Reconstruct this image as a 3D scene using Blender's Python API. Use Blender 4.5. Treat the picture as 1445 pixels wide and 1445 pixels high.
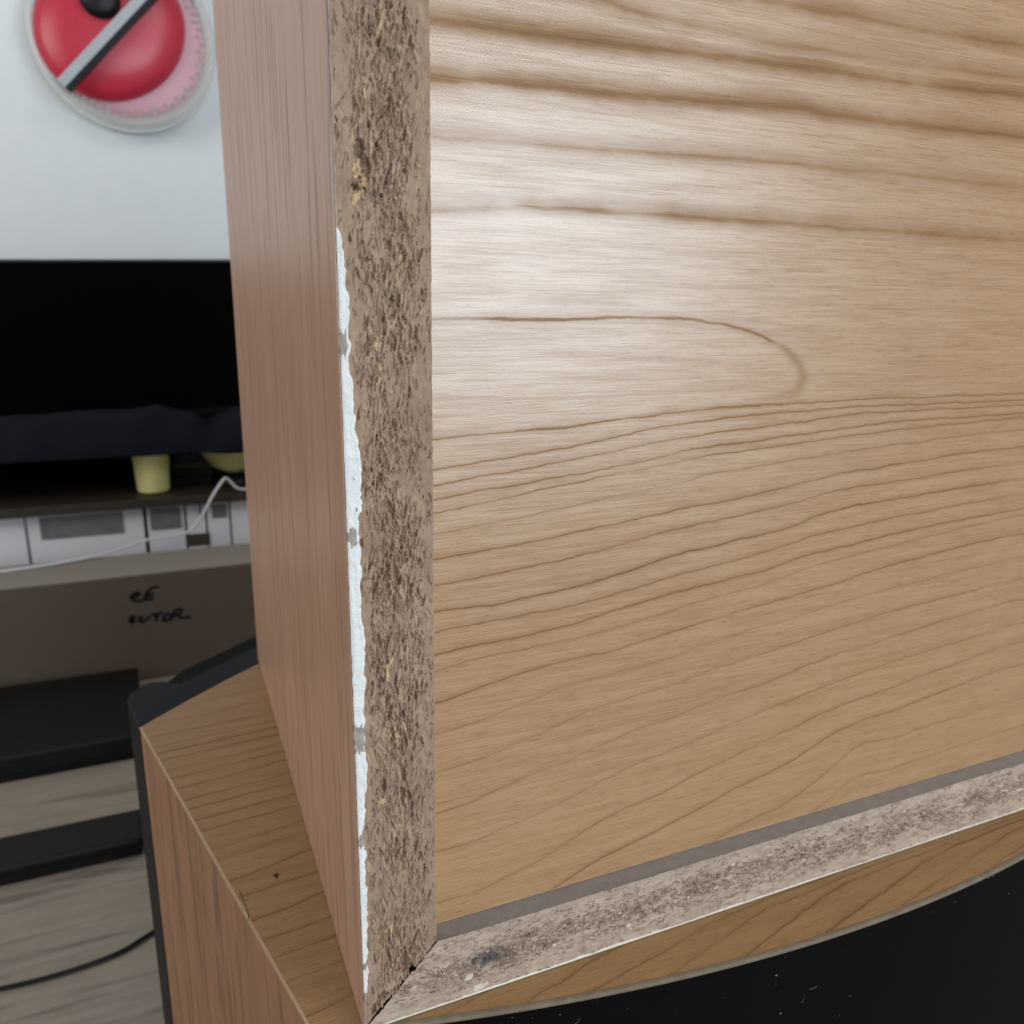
import bpy, math, random
import numpy as np
from mathutils import Matrix, Vector

# ---------------------------------------------------------------- camera, light, exposure
scene = bpy.context.scene
col = scene.collection
for o in list(bpy.data.objects):
    bpy.data.objects.remove(o)

cam_data = bpy.data.cameras.new('Camera')
cam = bpy.data.objects.new('Camera', cam_data)
col.objects.link(cam)
cam_data.sensor_fit = 'HORIZONTAL'
cam_data.sensor_width = 36.0
cam_data.lens = 1141.2 / 1445.0 * 36.0
cam_data.clip_start = 0.01
cam_data.clip_end = 20.0
YAW, PITCH, ROLL = 0.410097, -0.2630126, 0.0187356
fw = np.array([math.sin(YAW)*math.cos(PITCH), math.cos(YAW)*math.cos(PITCH), math.sin(PITCH)])
rt = np.array([math.cos(YAW), -math.sin(YAW), 0.0])
up = np.cross(rt, fw)
rt, up = math.cos(ROLL)*rt + math.sin(ROLL)*up, -math.sin(ROLL)*rt + math.cos(ROLL)*up
cam.matrix_world = Matrix(((rt[0], up[0], -fw[0], -0.0305888),
                           (rt[1], up[1], -fw[1], -0.1518845),
                           (rt[2], up[2], -fw[2], 0.1674776),
                           (0, 0, 0, 1)))
cam_data.dof.use_dof = True
cam_data.dof.focus_distance = 0.175
cam_data.dof.aperture_fstop = 27.0
scene.camera = cam

world = bpy.data.worlds.new('World')
scene.world = world
world.use_nodes = True
bg = world.node_tree.nodes['Background']
bg.inputs['Color'].default_value = (0.95, 0.97, 1.0, 1)
bg.inputs['Strength'].default_value = 0.24

def area(name, loc, aim, sx, sy, power, color):
    d = bpy.data.lights.new(name, 'AREA')
    d.shape = 'RECTANGLE'; d.size = sx; d.size_y = sy
    d.energy = power; d.color = color
    o = bpy.data.objects.new(name, d); col.objects.link(o)
    o.location = loc
    o.rotation_euler = (Vector(aim) - Vector(loc)).to_track_quat('-Z', 'Y').to_euler()
    return o
area('window_light', (0.78, -2.0, 0.30), (0.60, 0.0, 0.30), 1.45, 0.86, 37.0, (0.77, 0.89, 1.0))
area('overhead_fill', (0.85, -0.75, 1.30), (0.1, 0.0, 0.05), 0.9, 0.9, 9.5, (1.0, 0.95, 0.88))  # added fill from above, brightens the upward faces
area('left_fill', (-1.25, 0.25, 0.62), (0.0, 0.7, 0.2), 0.8, 0.8, 9.8, (1.0, 0.985, 0.96))  # added fill from the left, brightens the wall and the cabinet side

vs = scene.view_settings
vs.view_transform = 'Standard'
vs.look = 'None'
vs.exposure = 0.0
vs.gamma = 1.0
vs.use_curve_mapping = False
scene.render.resolution_x = 1024
scene.render.resolution_y = 1024

# ---------------------------------------------------------------- helpers
RNG = np.random.default_rng(7)
random.seed(7)

def tag(o, label=None, cat=None, group=None, kind=None):
    if label: o['label'] = label
    if cat: o['category'] = cat
    if group: o['group'] = group
    if kind: o['kind'] = kind
    return o

def empty(name, loc=(0, 0, 0)):
    o = bpy.data.objects.new(name, None)
    o.empty_display_size = 0.02
    col.objects.link(o)
    o.location = loc
    return o

def link(name, me, mat, parent=None, smooth=False):
    o = bpy.data.objects.new(name, me)
    col.objects.link(o)
    if mat: me.materials.append(mat)
    if parent:
        o.parent = parent
        q = parent; off = Vector((0, 0, 0))
        while q:
            off += q.location; q = q.parent
        o.location = -off                      # all shapes are written in world coordinates
    if smooth:
        me.polygons.foreach_set('use_smooth', [True]*len(me.polygons))
    return o

def pyd(name, v, f, mat, parent=None, smooth=False):
    me = bpy.data.meshes.new(name)
    me.from_pydata([tuple(map(float, p)) for p in v], [], f)
    me.update()
    return link(name, me, mat, parent, smooth)

def grid(name, P, mat, parent=None, attrs=None, smooth=True, flip=False):
    nv, nu, _ = P.shape
    idx = np.arange(nv*nu, dtype=np.int32).reshape(nv, nu)
    q = np.stack([idx[:-1, :-1], idx[:-1, 1:], idx[1:, 1:], idx[1:, :-1]], -1).reshape(-1, 4)
    if flip: q = q[:, ::-1]
    me = bpy.data.meshes.new(name)
    me.vertices.add(nv*nu); me.vertices.foreach_set('co', P.astype(np.float32).ravel())
    me.loops.add(q.size); me.loops.foreach_set('vertex_index', np.ascontiguousarray(q).ravel())
    me.polygons.add(len(q))
    me.polygons.foreach_set('loop_start', np.arange(0, q.size, 4, dtype=np.int32))
    me.update(calc_edges=True)
    for k, a in (attrs or {}).items():
        at = me.attributes.new(k, 'FLOAT', 'POINT')
        at.data.foreach_set('value', a.astype(np.float32).ravel())
    return link(name, me, mat, parent, smooth)

def prism(name, plan, z0, z1, mat, parent=None, bevel=0, smooth=False):
    """vertical prism from a plan outline (counter-clockwise x, y)"""
    n = len(plan)
    v = [(x, y, z0) for x, y in plan] + [(x, y, z1) for x, y in plan]
    f = [tuple(range(n-1, -1, -1)), tuple(range(n, 2*n))]
    f += [(i, (i+1) % n, n+(i+1) % n, n+i) for i in range(n)]
    o = pyd(name, v, f, mat, parent, smooth)
    if bevel: bev(o, bevel)
    return o

def bev(o, w, seg=2):
    m = o.modifiers.new('Bevel', 'BEVEL'); m.width = w; m.segments = seg; m.limit_method = 'ANGLE'
    return o

def box(name, a, b, mat, parent=None, bevel=0):
    return prism(name, [(a[0], a[1]), (b[0], a[1]), (b[0], b[1]), (a[0], b[1])], a[2], b[2], mat, parent, bevel)

def xzprism(name, sec, y0, y1, mat, parent=None):
    n = len(sec)
    v = [(x, y0, z) for x, z in sec] + [(x, y1, z) for x, z in sec]
    f = [tuple(range(n)), tuple(range(2*n-1, n-1, -1))]
    f += [(n+i, n+(i+1) % n, (i+1) % n, i) for i in range(n)]
    return pyd(name, v, f, mat, parent)

def tube(name, pts, r, mat, parent=None, ns=10):
    cu = bpy.data.curves.new(name, 'CURVE'); cu.dimensions = '3D'
    sp = cu.splines.new('NURBS'); sp.points.add(len(pts)-1)
    for q, p in zip(sp.points, pts): q.co = (*p, 1)
    sp.use_endpoint_u = True; sp.order_u = 3; sp.resolution_u = 8
    cu.bevel_depth = r; cu.bevel_resolution = 3; cu.use_fill_caps = True
    t = bpy.data.objects.new('tmp', cu); col.objects.link(t)
    me = bpy.data.meshes.new_from_object(t.evaluated_get(bpy.context.evaluated_depsgraph_get()))
    bpy.data.objects.remove(t); bpy.data.curves.remove(cu)
    me.name = name
    return link(name, me, mat, parent, True)

def vnoise(shape, su, sv, rng):
    """smooth value noise on a grid; su, sv = cell size in samples"""
    nv, nu = shape
    gu, gv = int(nu/su)+3, int(nv/sv)+3
    g = rng.random((gv, gu))
    y = np.arange(nv)/sv; x = np.arange(nu)/su
    yi = y.astype(int); xi = x.astype(int)
    fy = (y-yi)[:, None]; fx = (x-xi)[None, :]
    fy = fy*fy*(3-2*fy); fx = fx*fx*(3-2*fx)
    a = g[yi][:, xi]; b = g[yi][:, xi+1]; c = g[yi+1][:, xi]; d = g[yi+1][:, xi+1]
    return (a*(1-fx)+b*fx)*(1-fy)+(c*(1-fx)+d*fx)*fy

# ---------------------------------------------------------------- materials
class NT:
    def __init__(s, name):
        s.m = bpy.data.materials.new(name); s.m.use_nodes = True
        s.t = s.m.node_tree; s.b = s.t.nodes['Principled BSDF']
    def n(s, typ, ins=None, **kw):
        nd = s.t.nodes.new(typ)
        for k, v in kw.items(): setattr(nd, k, v)
        for k, v in (ins or {}).items(): s.put(nd.inputs[k], v)
        return nd
    def put(s, sock, v):
        if isinstance(v, bpy.types.NodeSocket): s.t.links.new(v, sock)
        else: sock.default_value = v
    def math(s, op, a, b=None, c=None, clamp=False):
        nd = s.t.nodes.new('ShaderNodeMath'); nd.operation = op; nd.use_clamp = clamp
        for i, v in enumerate((a, b, c)):
            if v is not None: s.put(nd.inputs[i], v)
        return nd.outputs[0]
    def ss(s, x, a, b, lo=0.0, hi=1.0):
        nd = s.n('ShaderNodeMapRange', interpolation_type='SMOOTHSTEP')
        for i, v in enumerate((x, a, b, lo, hi)): s.put(nd.inputs[i], v)
        return nd.outputs[0]
    def co(s, scale=(1, 1, 1), rot=(0, 0, 0), which='Object'):
        tc = s.n('ShaderNodeTexCoord')
        mp = s.n('ShaderNodeMapping', {'Vector': tc.outputs[which], 'Scale': scale, 'Rotation': rot})
        return mp.outputs[0]
    def noise(s, vec, scale=1.0, detail=3.0, rough=0.55, dist=0.0):
        return s.n('ShaderNodeTexNoise', {'Vector': vec, 'Scale': scale, 'Detail': detail, 'Roughness': rough, 'Distortion': dist}).outputs[0]
    def mix(s, f, a, b, mode='MIX'):
        nd = s.n('ShaderNodeMix', data_type='RGBA', blend_type=mode)
        s.put(nd.inputs[0], f)
        for i, v in ((6, a), (7, b)):
            s.put(nd.inputs[i], (*v, 1) if isinstance(v, tuple) and len(v) == 3 else v)
        return nd.outputs[2]
    def attr(s, k):
        return s.n('ShaderNodeAttribute', attribute_name=k).outputs['Fac']
    def bump(s, h, dist, strength=1.0):
        return s.n('ShaderNodeBump', {'Height': h, 'Distance': dist, 'Strength': strength}).outputs[0]
    def done(s, color=None, rough=None, normal=None, spec=None, **kw):
        if color is not None: s.put(s.b.inputs['Base Color'], (*color, 1) if isinstance(color, tuple) and len(color) == 3 else color)
        if rough is not None: s.put(s.b.inputs['Roughness'], rough)
        if normal is not None: s.put(s.b.inputs['Normal'], normal)
        if spec is not None: s.put(s.b.inputs['Specular IOR Level'], spec)
        for k, v in kw.items(): s.put(s.b.inputs[k.replace('_', ' ')], v)
        return s.m

def plain(name, color, rough=0.5, spec=0.5, var=0.12, scale=60.0, bump=0.0, **kw):
    t = NT(name)
    f = t.noise(t.co(), scale, 4)
    d = tuple(c*(1-var) for c in color); l = tuple(min(1, c*(1+var)) for c in color)
    c = t.mix(f, d, l)
    nm = t.bump(t.noise(t.co(), scale*8, 3), bump) if bump else None
    return t.done(c, rough, nm, spec, **kw)

def mat_grain(name, light, mid, dark, along, across, wide_to=0.0, rough=0.36, line=1.0, spec=0.5, wob=0.14, coat=0.0):
    """laminate with growth-ring lines: the mesh carries the ring coordinate (ring) and its slope per mm (slope)"""
    t = NT(name)
    v_f = t.co(tuple(1.0 if a == along else 45.0 if a == across else 1.0 for a in 'xyz'))
    fine = t.noise(v_f, 75.0, 6, 0.62)
    v_m = t.co(tuple(1.0 if a == along else 9.0 if a == across else 1.0 for a in 'xyz'))
    mid_n = t.noise(v_m, 34.0, 4, 0.55, 0.3)
    v_p = t.co(tuple(1.0 if a == along else 16.0 if a == across else 1.0 for a in 'xyz'))
    pore = t.noise(v_p, 210.0, 2, 0.5)
    speck = t.noise(t.co((1, 1, 1.6)), 2600.0, 2, 0.6)
    wobn = t.noise(t.co(), 95.0, 4, 0.6)
    ring = t.math('ADD', t.attr('ring'), t.math('MULTIPLY', t.math('MULTIPLY', t.math('SUBTRACT', wobn, 0.5), t.attr('slope')), wob*13))
    r = t.math('ROUND', ring)
    s = t.math('DIVIDE', t.math('SUBTRACT', ring, r), t.attr('slope'))        # mm from the ring line, positive below it
    if wide_to:
        w = t.ss(ring, wide_to-0.9, wide_to+0.4, 2.9, 1.0)
        s = t.math('DIVIDE', s, w)
        s = t.math('DIVIDE', s, t.math('ADD', 1.0, t.math('MULTIPLY', t.math('COMPARE', r, 6.0, 0.3), 0.9)))
    rnd = t.n('ShaderNodeTexWhiteNoise', {'W': r}, noise_dimensions='1D').outputs[0]
    var = t.noise(t.co(), 26.0, 3)
    sa = t.math('ABSOLUTE', s)
    core = t.ss(sa, 0.02, 0.30, 1.0, 0.0)
    halo = t.math('MULTIPLY', t.ss(s, -1.7, -0.05, 0.0, 1.0), t.ss(s, 0.0, 1.2, 1.0, 0.0))
    if wide_to:
        core = t.math('MULTIPLY', core, t.ss(ring, wide_to-0.7, wide_to+0.2, 0.45, 1.0))
        halo = t.math('MULTIPLY', halo, t.ss(ring, wide_to-0.7, wide_to+0.2, 1.8, 1.0))
        tip = t.n('ShaderNodeSeparateXYZ', {0: t.co()}).outputs[0]                      # the cathedral line dies out past its tip
        gone = t.math('MULTIPLY', t.math('COMPARE', r, 6.0, 0.3), t.ss(tip, 0.103, 0.110))
        core = t.math('MULTIPLY', core, t.math('SUBTRACT', 1.0, gone))
        halo = t.math('MULTIPLY', halo, t.math('SUBTRACT', 1.0, t.math('MULTIPLY', gone, 0.7)))
    ln = t.math('ADD', t.math('MULTIPLY', core, 0.46), t.math('MULTIPLY', halo, 0.24))
    ln = t.math('MULTIPLY', ln, t.math('ADD', 0.55, t.math('MULTIPLY', rnd, 0.6)))
    ln = t.math('MULTIPLY', ln, t.ss(var, 0.25, 0.62, 0.35, 1.15))
    ln = t.math('MULTIPLY', ln, t.ss(fine, 0.3, 0.62, 0.65, 1.15))
    ln = t.math('MULTIPLY', ln, line, clamp=True)
    if wide_to: ln = t.math('MULTIPLY', ln, t.math('SUBTRACT', 1.0, t.math('MULTIPLY', t.math('COMPARE', r, 6.0, 0.3), 0.3)))
    tone = t.math('ADD', t.math('MULTIPLY', mid_n, 0.45), t.math('MULTIPLY', fine, 0.70))
    base = t.mix(t.ss(tone, 0.40, 0.76), mid, light)
    base = t.mix(t.ss(pore, 0.57, 0.72, 0.0, 0.46), base, dark)
    base = t.mix(t.ss(pore, 0.40, 0.27, 0.0, 0.30), base, tuple(min(1, c*1.22) for c in light))
    base = t.mix(t.math('MULTIPLY', t.ss(speck, 0.35, 0.75), 0.13), base, dark)
    if wide_to:                                             # the cathedral line bends round into a soft loop
        lp = t.math('MULTIPLY', t.attr('loop'), t.ss(fine, 0.3, 0.65, 0.55, 1.1))
        ln = t.math('MAXIMUM', ln, t.math('MULTIPLY', lp, 0.42))
    c = t.mix(ln, base, dark)
    rg = t.math('ADD', rough, t.math('MULTIPLY', t.math('SUBTRACT', fine, 0.5), 0.22))
    rg = t.math('ADD', rg, t.math('MULTIPLY', ln, 0.10))
    h = t.math('ADD', t.math('MULTIPLY', fine, 0.35), t.math('MULTIPLY', pore, 0.15))
    h = t.math('ADD', h, t.math('MULTIPLY', speck, 0.55))
    sp = t.math('MULTIPLY', t.math('MULTIPLY', t.ss(ln, 0.0, 0.55, 1.0, 0.12), t.ss(t.math('ADD', t.math('MULTIPLY', mid_n, 0.4), t.math('MULTIPLY', fine, 0.6)), 0.36, 0.62, 0.62, 1.05)), spec)
    return t.done(c, rg, t.bump(h, 0.00006, 0.8), sp, Coat_Weight=t.math('MULTIPLY', sp, coat), Coat_Roughness=0.30)

def mat_straight(name, light, mid, dark, along, across, rough=0.34, k=1.0, spec=0.5, lines=0.55):
    """straight-grained laminate"""
    t = NT(name)
    def v(a): return t.co(tuple(1.0 if q == along else a if q == across else 1.0 for q in 'xyz'))
    broad = t.noise(v(8.0), 14.0*k, 3, 0.5, 0.4)
    fine = t.noise(v(40.0), 50.0*k, 6, 0.62)
    strk = t.noise(v(16.0), 17.0*k, 2, 0.5, 0.6)
    speck = t.noise(t.co(), 1400.0, 2)
    tone = t.math('ADD', t.math('MULTIPLY', broad, 0.6), t.math('MULTIPLY', fine, 0.5))
    base = t.mix(t.ss(tone, 0.34, 0.78), mid, light)
    ln = t.math('MULTIPLY', t.ss(strk, 0.54, 0.64), t.ss(strk, 0.78, 0.66))
    ln = t.math('MULTIPLY', ln, t.ss(fine, 0.25, 0.6, 0.5, 1.1))
    c = t.mix(t.math('MULTIPLY', ln, lines, clamp=True), base, dark)
    c = t.mix(t.math('MULTIPLY', t.ss(speck, 0.35, 0.75), 0.12), c, dark)
    h = t.math('ADD', fine, t.math('MULTIPLY', speck, 0.6))
    return t.done(c, t.math('ADD', rough, t.math('MULTIPLY', ln, 0.1)), t.bump(h, 0.00005, 0.7), spec)

def mat_chip(name, lo, hi, raw, stain=None):
    """cut chipboard: tone varies per chip and runs darker on torn-out ones; some torn chips are bare pale wood"""
    t = NT(name)
    tone = t.attr('tone'); bare = t.attr('bare')
    f1 = t.noise(t.co(), 900.0, 4, 0.65); f2 = t.noise(t.co(), 90.0, 3)
    c = t.mix(t.ss(t.math('ADD', t.math('MULTIPLY', tone, 0.75), t.math('MULTIPLY', f1, 0.5)), 0.1, 1.05), lo, hi)
    c = t.mix(t.math('MULTIPLY', t.ss(f2, 0.3, 0.7), 0.22), c, tuple(x*0.75 for x in lo))
    c = t.mix(t.math('MULTIPLY', bare, t.ss(f1, 0.3, 0.55)), c, raw)
    if stain:
        (sx, sz, rx, rz), sc = stain
        g = t.n('ShaderNodeNewGeometry').outputs['Position']
        sep = t.n('ShaderNodeSeparateXYZ', {0: g})
        dx = t.math('DIVIDE', t.math('SUBTRACT', sep.outputs[0], sx), rx)
        dz = t.math('DIVIDE', t.math('SUBTRACT', sep.outputs[2], sz), rz)
        d = t.math('SQRT', t.math('ADD', t.math('MULTIPLY', dx, dx), t.math('MULTIPLY', dz, dz)))
        d = t.math('ADD', d, t.math('MULTIPLY', t.math('SUBTRACT', t.noise(t.co(), 260.0, 4, 0.7), 0.5), 1.5))
        c = t.mix(t.ss(d, 1.0, 0.1, 0.0, 0.72), c, sc)
    h = t.noise(t.co(), 2600.0, 3, 0.6)
    return t.done(c, 0.72, t.bump(h, 0.00008, 0.7), 0.3)

M = {}
M['panel'] = mat_grain('laminate_back', (0.475, 0.282, 0.136), (0.385, 0.218, 0.099), (0.18, 0.092, 0.038), 'x', 'z', wide_to=5.6, rough=0.31, spec=1.0, coat=0.5)
M['side'] = mat_straight('laminate_side', (0.49, 0.30, 0.205), (0.40, 0.23, 0.148), (0.24, 0.13, 0.082), 'z', 'y', rough=0.37, spec=0.5)
M['lowtop'] = mat_grain('laminate_lower_top', (0.395, 0.245, 0.115), (0.315, 0.188, 0.083), (0.125, 0.068, 0.028), 'x', 'y', rough=0.42, spec=0.35)
M['lowside'] = mat_straight('laminate_lower_side', (0.35, 0.18, 0.094), (0.27, 0.135, 0.068), (0.12, 0.060, 0.034), 'z', 'y', rough=0.42, spec=0.35)
M['veneer_edge'] = plain('veneer_edge', (0.45, 0.40, 0.34), 0.6, 0.3, 0.25, 900)
M['chip'] = mat_chip('chipboard_side', (0.225, 0.142, 0.094), (0.475, 0.335, 0.236), (0.62, 0.44, 0.25))
M['chip2'] = mat_chip('chipboard_bottom', (0.20, 0.122, 0.08), (0.60, 0.475, 0.375), (0.70, 0.60, 0.48), ((0.0315, 0.0095, 0.0075, 0.0042), (0.045, 0.055, 0.06)))
M['core'] = plain('chipboard_core', (0.17, 0.12, 0.085), 0.85, 0.2, 0.3, 500)
M['groove'] = plain('grey_groove', (0.27, 0.255, 0.24), 0.55, 0.35, 0.25, 350, 0.0001)
M['filler'] = plain('white_filler', (0.84, 0.85, 0.82), 0.5, 0.4, 0.10, 420, 0.00025)
M['grey_paper'] = plain('grey_backing', (0.46, 0.42, 0.355), 0.7, 0.3, 0.5, 700, 0.0004)
M['cream'] = plain('cream_paper', (0.74, 0.70, 0.60), 0.6, 0.3, 0.15, 600)
M['grey_lip'] = plain('grey_edge_band', (0.18, 0.15, 0.112), 0.65, 0.2, 0.4, 260)
M['tan_line'] = plain('tan_edge_line', (0.50, 0.36, 0.23), 0.5, 0.4, 0.2, 300)
M['black_rear'] = plain('black_rear_panel', (0.003, 0.003, 0.0033), 0.55, 0.05, 0.3, 200)
M['dust'] = plain('pale_dust', (0.7, 0.69, 0.66), 0.9, 0.1)
M['baffle'] = plain('charcoal_plastic', (0.009, 0.0105, 0.011), 0.5, 0.12, 0.15, 700, 0.00003)
M['grille'] = plain('black_grille_cloth', (0.005, 0.0055, 0.006), 0.8, 0.15, 0.2, 900, 0.0001)
M['speck'] = plain('dark_mark', (0.06, 0.04, 0.025), 0.6, 0.2)

# ---------------------------------------------------------------- setting: wall behind, table under the lower cabinet
t = NT('white_wall'); f = t.noise(t.co(), 55.0, 5)
M['wall'] = t.done(t.mix(f, (0.74, 0.785, 0.80), (0.80, 0.835, 0.845)), 0.75, t.bump(t.noise(t.co(), 420.0, 4), 0.0006), 0.3)
box('wall', (-3, 1.30, -0.75), (3, 1.36, 2.2), M['wall'])['kind'] = 'structure'

t = NT('table_wood')
g1 = t.noise(t.co((1, 7, 1)), 16.0, 3, 0.5, 1.2)
wv = t.noise(t.co((0.07, 1, 1)), 95.0, 3, 0.5, 0.6)
c = t.mix(g1, (0.22, 0.185, 0.145), (0.36, 0.31, 0.25))
c = t.mix(t.ss(wv, 0.55, 0.68, 0.0, 0.6), c, (0.10, 0.08, 0.062))
M['table'] = t.done(c, 0.5, None, 0.35)
ZT = -0.25
box('table_top', (-1.6, -0.55, ZT-0.03), (1.6, 1.298, ZT), M['table'], bevel=0.002)['kind'] = 'structure'

# ---------------------------------------------------------------- upper cabinet
T, TB, D, REC, W, H = 0.018, 0.0187, 0.2143, 0.0055, 0.30, 0.29
cab = empty('wooden_cabinet')
tag(cab, 'wood grain cabinet box with raw chipboard edges, standing on the lower cabinet', 'cabinet')

def chips(U, V, n, rng, along_v=True, res=0.00014, dark=0.0, lmin=0.0008, lmax=0.0036, wmin=0.0002, wmax=0.00065, spots=()):
    """height field of overlapping chips on a cut chipboard face, U across, V along; returns h (m, negative = torn out), tone, bare"""
    nu, nv = int(U/res)+1, int(V/res)+1
    h = (vnoise((nv, nu), 7, 18, rng)-0.5)*0.00018 + (vnoise((nv, nu), 40, 90, rng)-0.5)*0.0002
    h += (vnoise((nv, nu), 2.2, 5, rng)-0.5)*0.00008
    tone = 0.45+0.3*(vnoise((nv, nu), 9, 26, rng)-0.5)+0.2*(vnoise((nv, nu), 3, 7, rng)-0.5)
    bare = np.zeros((nv, nu))
    us = np.clip(rng.normal(0.52, 0.25, n), 0.03, 0.97)*U
    vv = rng.random(n)*V
    clump = vnoise((256, 32), 3, 5, rng)
    jobs = []
    for i in range(n):
        k = clump[min(255, int(vv[i]/V*256)), min(31, int(us[i]/U*32))]
        mid = math.exp(-((us[i]/U-0.52)/0.34)**2)
        if rng.random() > 0.12+1.5*max(0, k-0.2)*mid: continue
        L = rng.uniform(lmin, lmax)*0.5*(0.55+0.6*mid); w = rng.uniform(wmin, wmax)*0.5*(0.6+0.6*mid)
        a = rng.normal(0.08, 0.24)
        deep = rng.random() < 0.48*mid*max(0, k-0.25)
        h0 = -rng.uniform(0.00025, 0.0010) if deep else rng.uniform(-0.00016, 0.00022)
        jobs.append((us[i], vv[i], L, w, a, h0, rng.normal(0, 0.00028), rng.normal(0, 0.00026), (rng.random()*0.7+(0.12 if not deep else 0.0))*(1-dark)-dark*0.25*rng.random(), 1.0 if rng.random() < 0.024*mid else 0.0))
    for s in spots: jobs.append(s)
    for (cu, cv, L, w, a, h0, t1, t2, tn, br) in jobs:
        R_ = max(L, w)*1.05
        i0, i1 = max(0, int((cu-R_)/res)), min(nu, int((cu+R_)/res)+2)
        j0, j1 = max(0, int((cv-R_)/res)), min(nv, int((cv+R_)/res)+2)
        if i1 <= i0 or j1 <= j0: continue
        x = np.arange(i0, i1)*res-cu; y = np.arange(j0, j1)*res-cv
        X, Y = np.meshgrid(x, y)
        p = (X*math.sin(a)+Y*math.cos(a))/L; q = (X*math.cos(a)-Y*math.sin(a))/w
        m = np.abs(p)**1.6+np.abs(q)**1.8 < 1+0.25*np.sin(p*9+cu*9e4)
        sub = h[j0:j1, i0:i1]
        sub[m] = 0.35*sub[m]+h0+t1*p[m]+t2*q[m]
        tone[j0:j1, i0:i1][m] = tn+0.14*np.sin(q[m]*5+p[m]*3)
        bare[j0:j1, i0:i1][m] = br
    h = np.clip(h, -0.0015, 0.0005)
    return h, tone, bare, nu, nv

def ragged(n, res, amp, step, rng):
    return (vnoise((n, 3), 1e6, step/res, rng)[:, 0]-0.5)*2*amp

# --- left panel
left = empty('side_panel'); left.parent = cab
rng = np.random.default_rng(11)
VE = 0.0005                                             # veneer thickness
xzprism('core', [(VE, VE+0.0012), (T, T+0.0012), (T, H-T), (VE, H-VE)], 0.016, D, M['core'], left)
xzprism('veneer', [(0, 0.0), (VE, 0.0), (VE, H), (0, H)], -0.00005, D, M['side'], left)
big = []
def spot(u, z, L, w, a, h0, tn, br, t1=0.0001): big.append((u, z, L, w, a, h0, t1, 0.0001, tn, br))
spot(.0049-VE, .1916, .0017, .0010, .05, -.0012, 0.05, 0)
spot(.0046-VE, .1885, .0015, .0009, .3, -.0005, .6, 1.0)
spot(.0058-VE, .1865, .0013, .0006, -.3, -.0006, .5, 1.0)
spot(.0040-VE, .1852, .0009, .0005, -.9, -.0011, .05, 0)
spot(.0043-VE, .1838, .0016, .0006, .4, -.0003, .7, 1.0)
spot(.0070-VE, .1840, .0012, .0005, .2, -.0006, .3, 0)
spot(.0105-VE, .2070, .0013, .0006, .1, -.0008, .15, 0)
spot(.0110-VE, .2290, .0012, .0008, .6, -.0009, .12, 0)
spot(.0118-VE, .1130, .0013, .0010, .5, .0003, .75, 0)
spot(.0113-VE, .1290, .0014, .0011, .3, .00025, .8, 0)
spot(.0108-VE, .0660, .0022, .0006, -.05, -.0010, .2, 0)
spot(.0060-VE, .0600, .0010, .0008, .8, -.0004, .5, 1)
spot(.0100-VE, .0165, .0022, .0008, .15, -.0011, .1, 0)
spot(.0118-VE, .0130, .0018, .0008, -.1, -.0012, .05, 0)
spot(.0048-VE, .0080, .0020, .0010, .75, -.0012, .05, 0)
spot(.0030-VE, .0055, .0018, .0009, .5, -.0012, .1, 0)
spot(.0066-VE, .0105, .0016, .0009, .9, .0003, .9, 0)
h, tone, bare, nu, nv = chips(T-VE, H, 17000, rng, spots=big, lmin=0.0010, lmax=0.0048, wmin=0.00022, wmax=0.0008)
res = 0.00014
u = VE+np.arange(nu)/(nu-1)*(T-VE)
# the mitre: the lower end runs at 45 degrees with a broken, gaping line
jag = (vnoise((nu, 3), 1e6, 1, rng)[:, 0]*0)
jagx = np.interp(np.arange(nu), np.arange(0, nu+8, 4), rng.normal(0, 0.00028, len(np.arange(0, nu+8, 4))))
gap = np.interp(u, [0, .003, .006, .009, .013, .0165, .018], [.0003, .0012, .0011, .00008, .00012, .0005, .0006])
v0 = u*TB/T + jagx*0.6 + gap*0.55
rnd_corner = np.where(u > T-0.0014, 0.0014-np.sqrt(np.maximum(0, 0.0014**2-(u-(T-0.0014))**2)), 0)
v0 = v0 + rnd_corner*1.0
P = np.zeros((nv, nu, 3)); s = np.linspace(0, 1, nv)[:, None]
Z = v0[None, :]+(H-v0[None, :])*s
jj = np.clip((Z/res).round().astype(int), 0, nv-1); ii = np.broadcast_to(np.arange(nu)[None, :], jj.shape)
hh = h[jj, ii]; tt = tone[jj, ii]; bb = bare[jj, ii]
ru = ragged(nv, res, 0.00006, 0.0012, rng)+ragged(nv, res, 0.00004, 0.0004, rng)
edge = np.clip((u-VE)/0.0006, 0, 1)[None, :]*np.clip((T-u)/0.0005, 0, 1)[None, :]
P[..., 0] = u[None, :]+ru[:, None]*np.clip((u-T+0.001)/0.001, 0, 1)[None, :]
P[..., 1] = -1.2*hh*(0.35+0.65*edge)
P[..., 2] = Z
# rounded inner arris and closing skirts
P[:, -1, 1] += 0.00012
sk = P[:, -1:, :].copy(); sk[..., 1] = 0.006
P2 = np.concatenate([P, sk], 1)
sb = P2[:1].copy(); sb[..., 1] = 0.0007; sb[..., 2] += 0.0016         # hollow behind the broken mitre
sc_ = P2[:1].copy(); sc_[..., 1] = 0.008; sc_[..., 2] += 0.0022
P2 = np.concatenate([sc_, sb, P2], 0)
pad = lambda a: np.pad(a, ((2, 0), (0, 1)), mode='edge')
grid('cut_edge', P2, M['chip'], left, {'tone': pad(tt), 'bare': pad(bb)})

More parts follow.
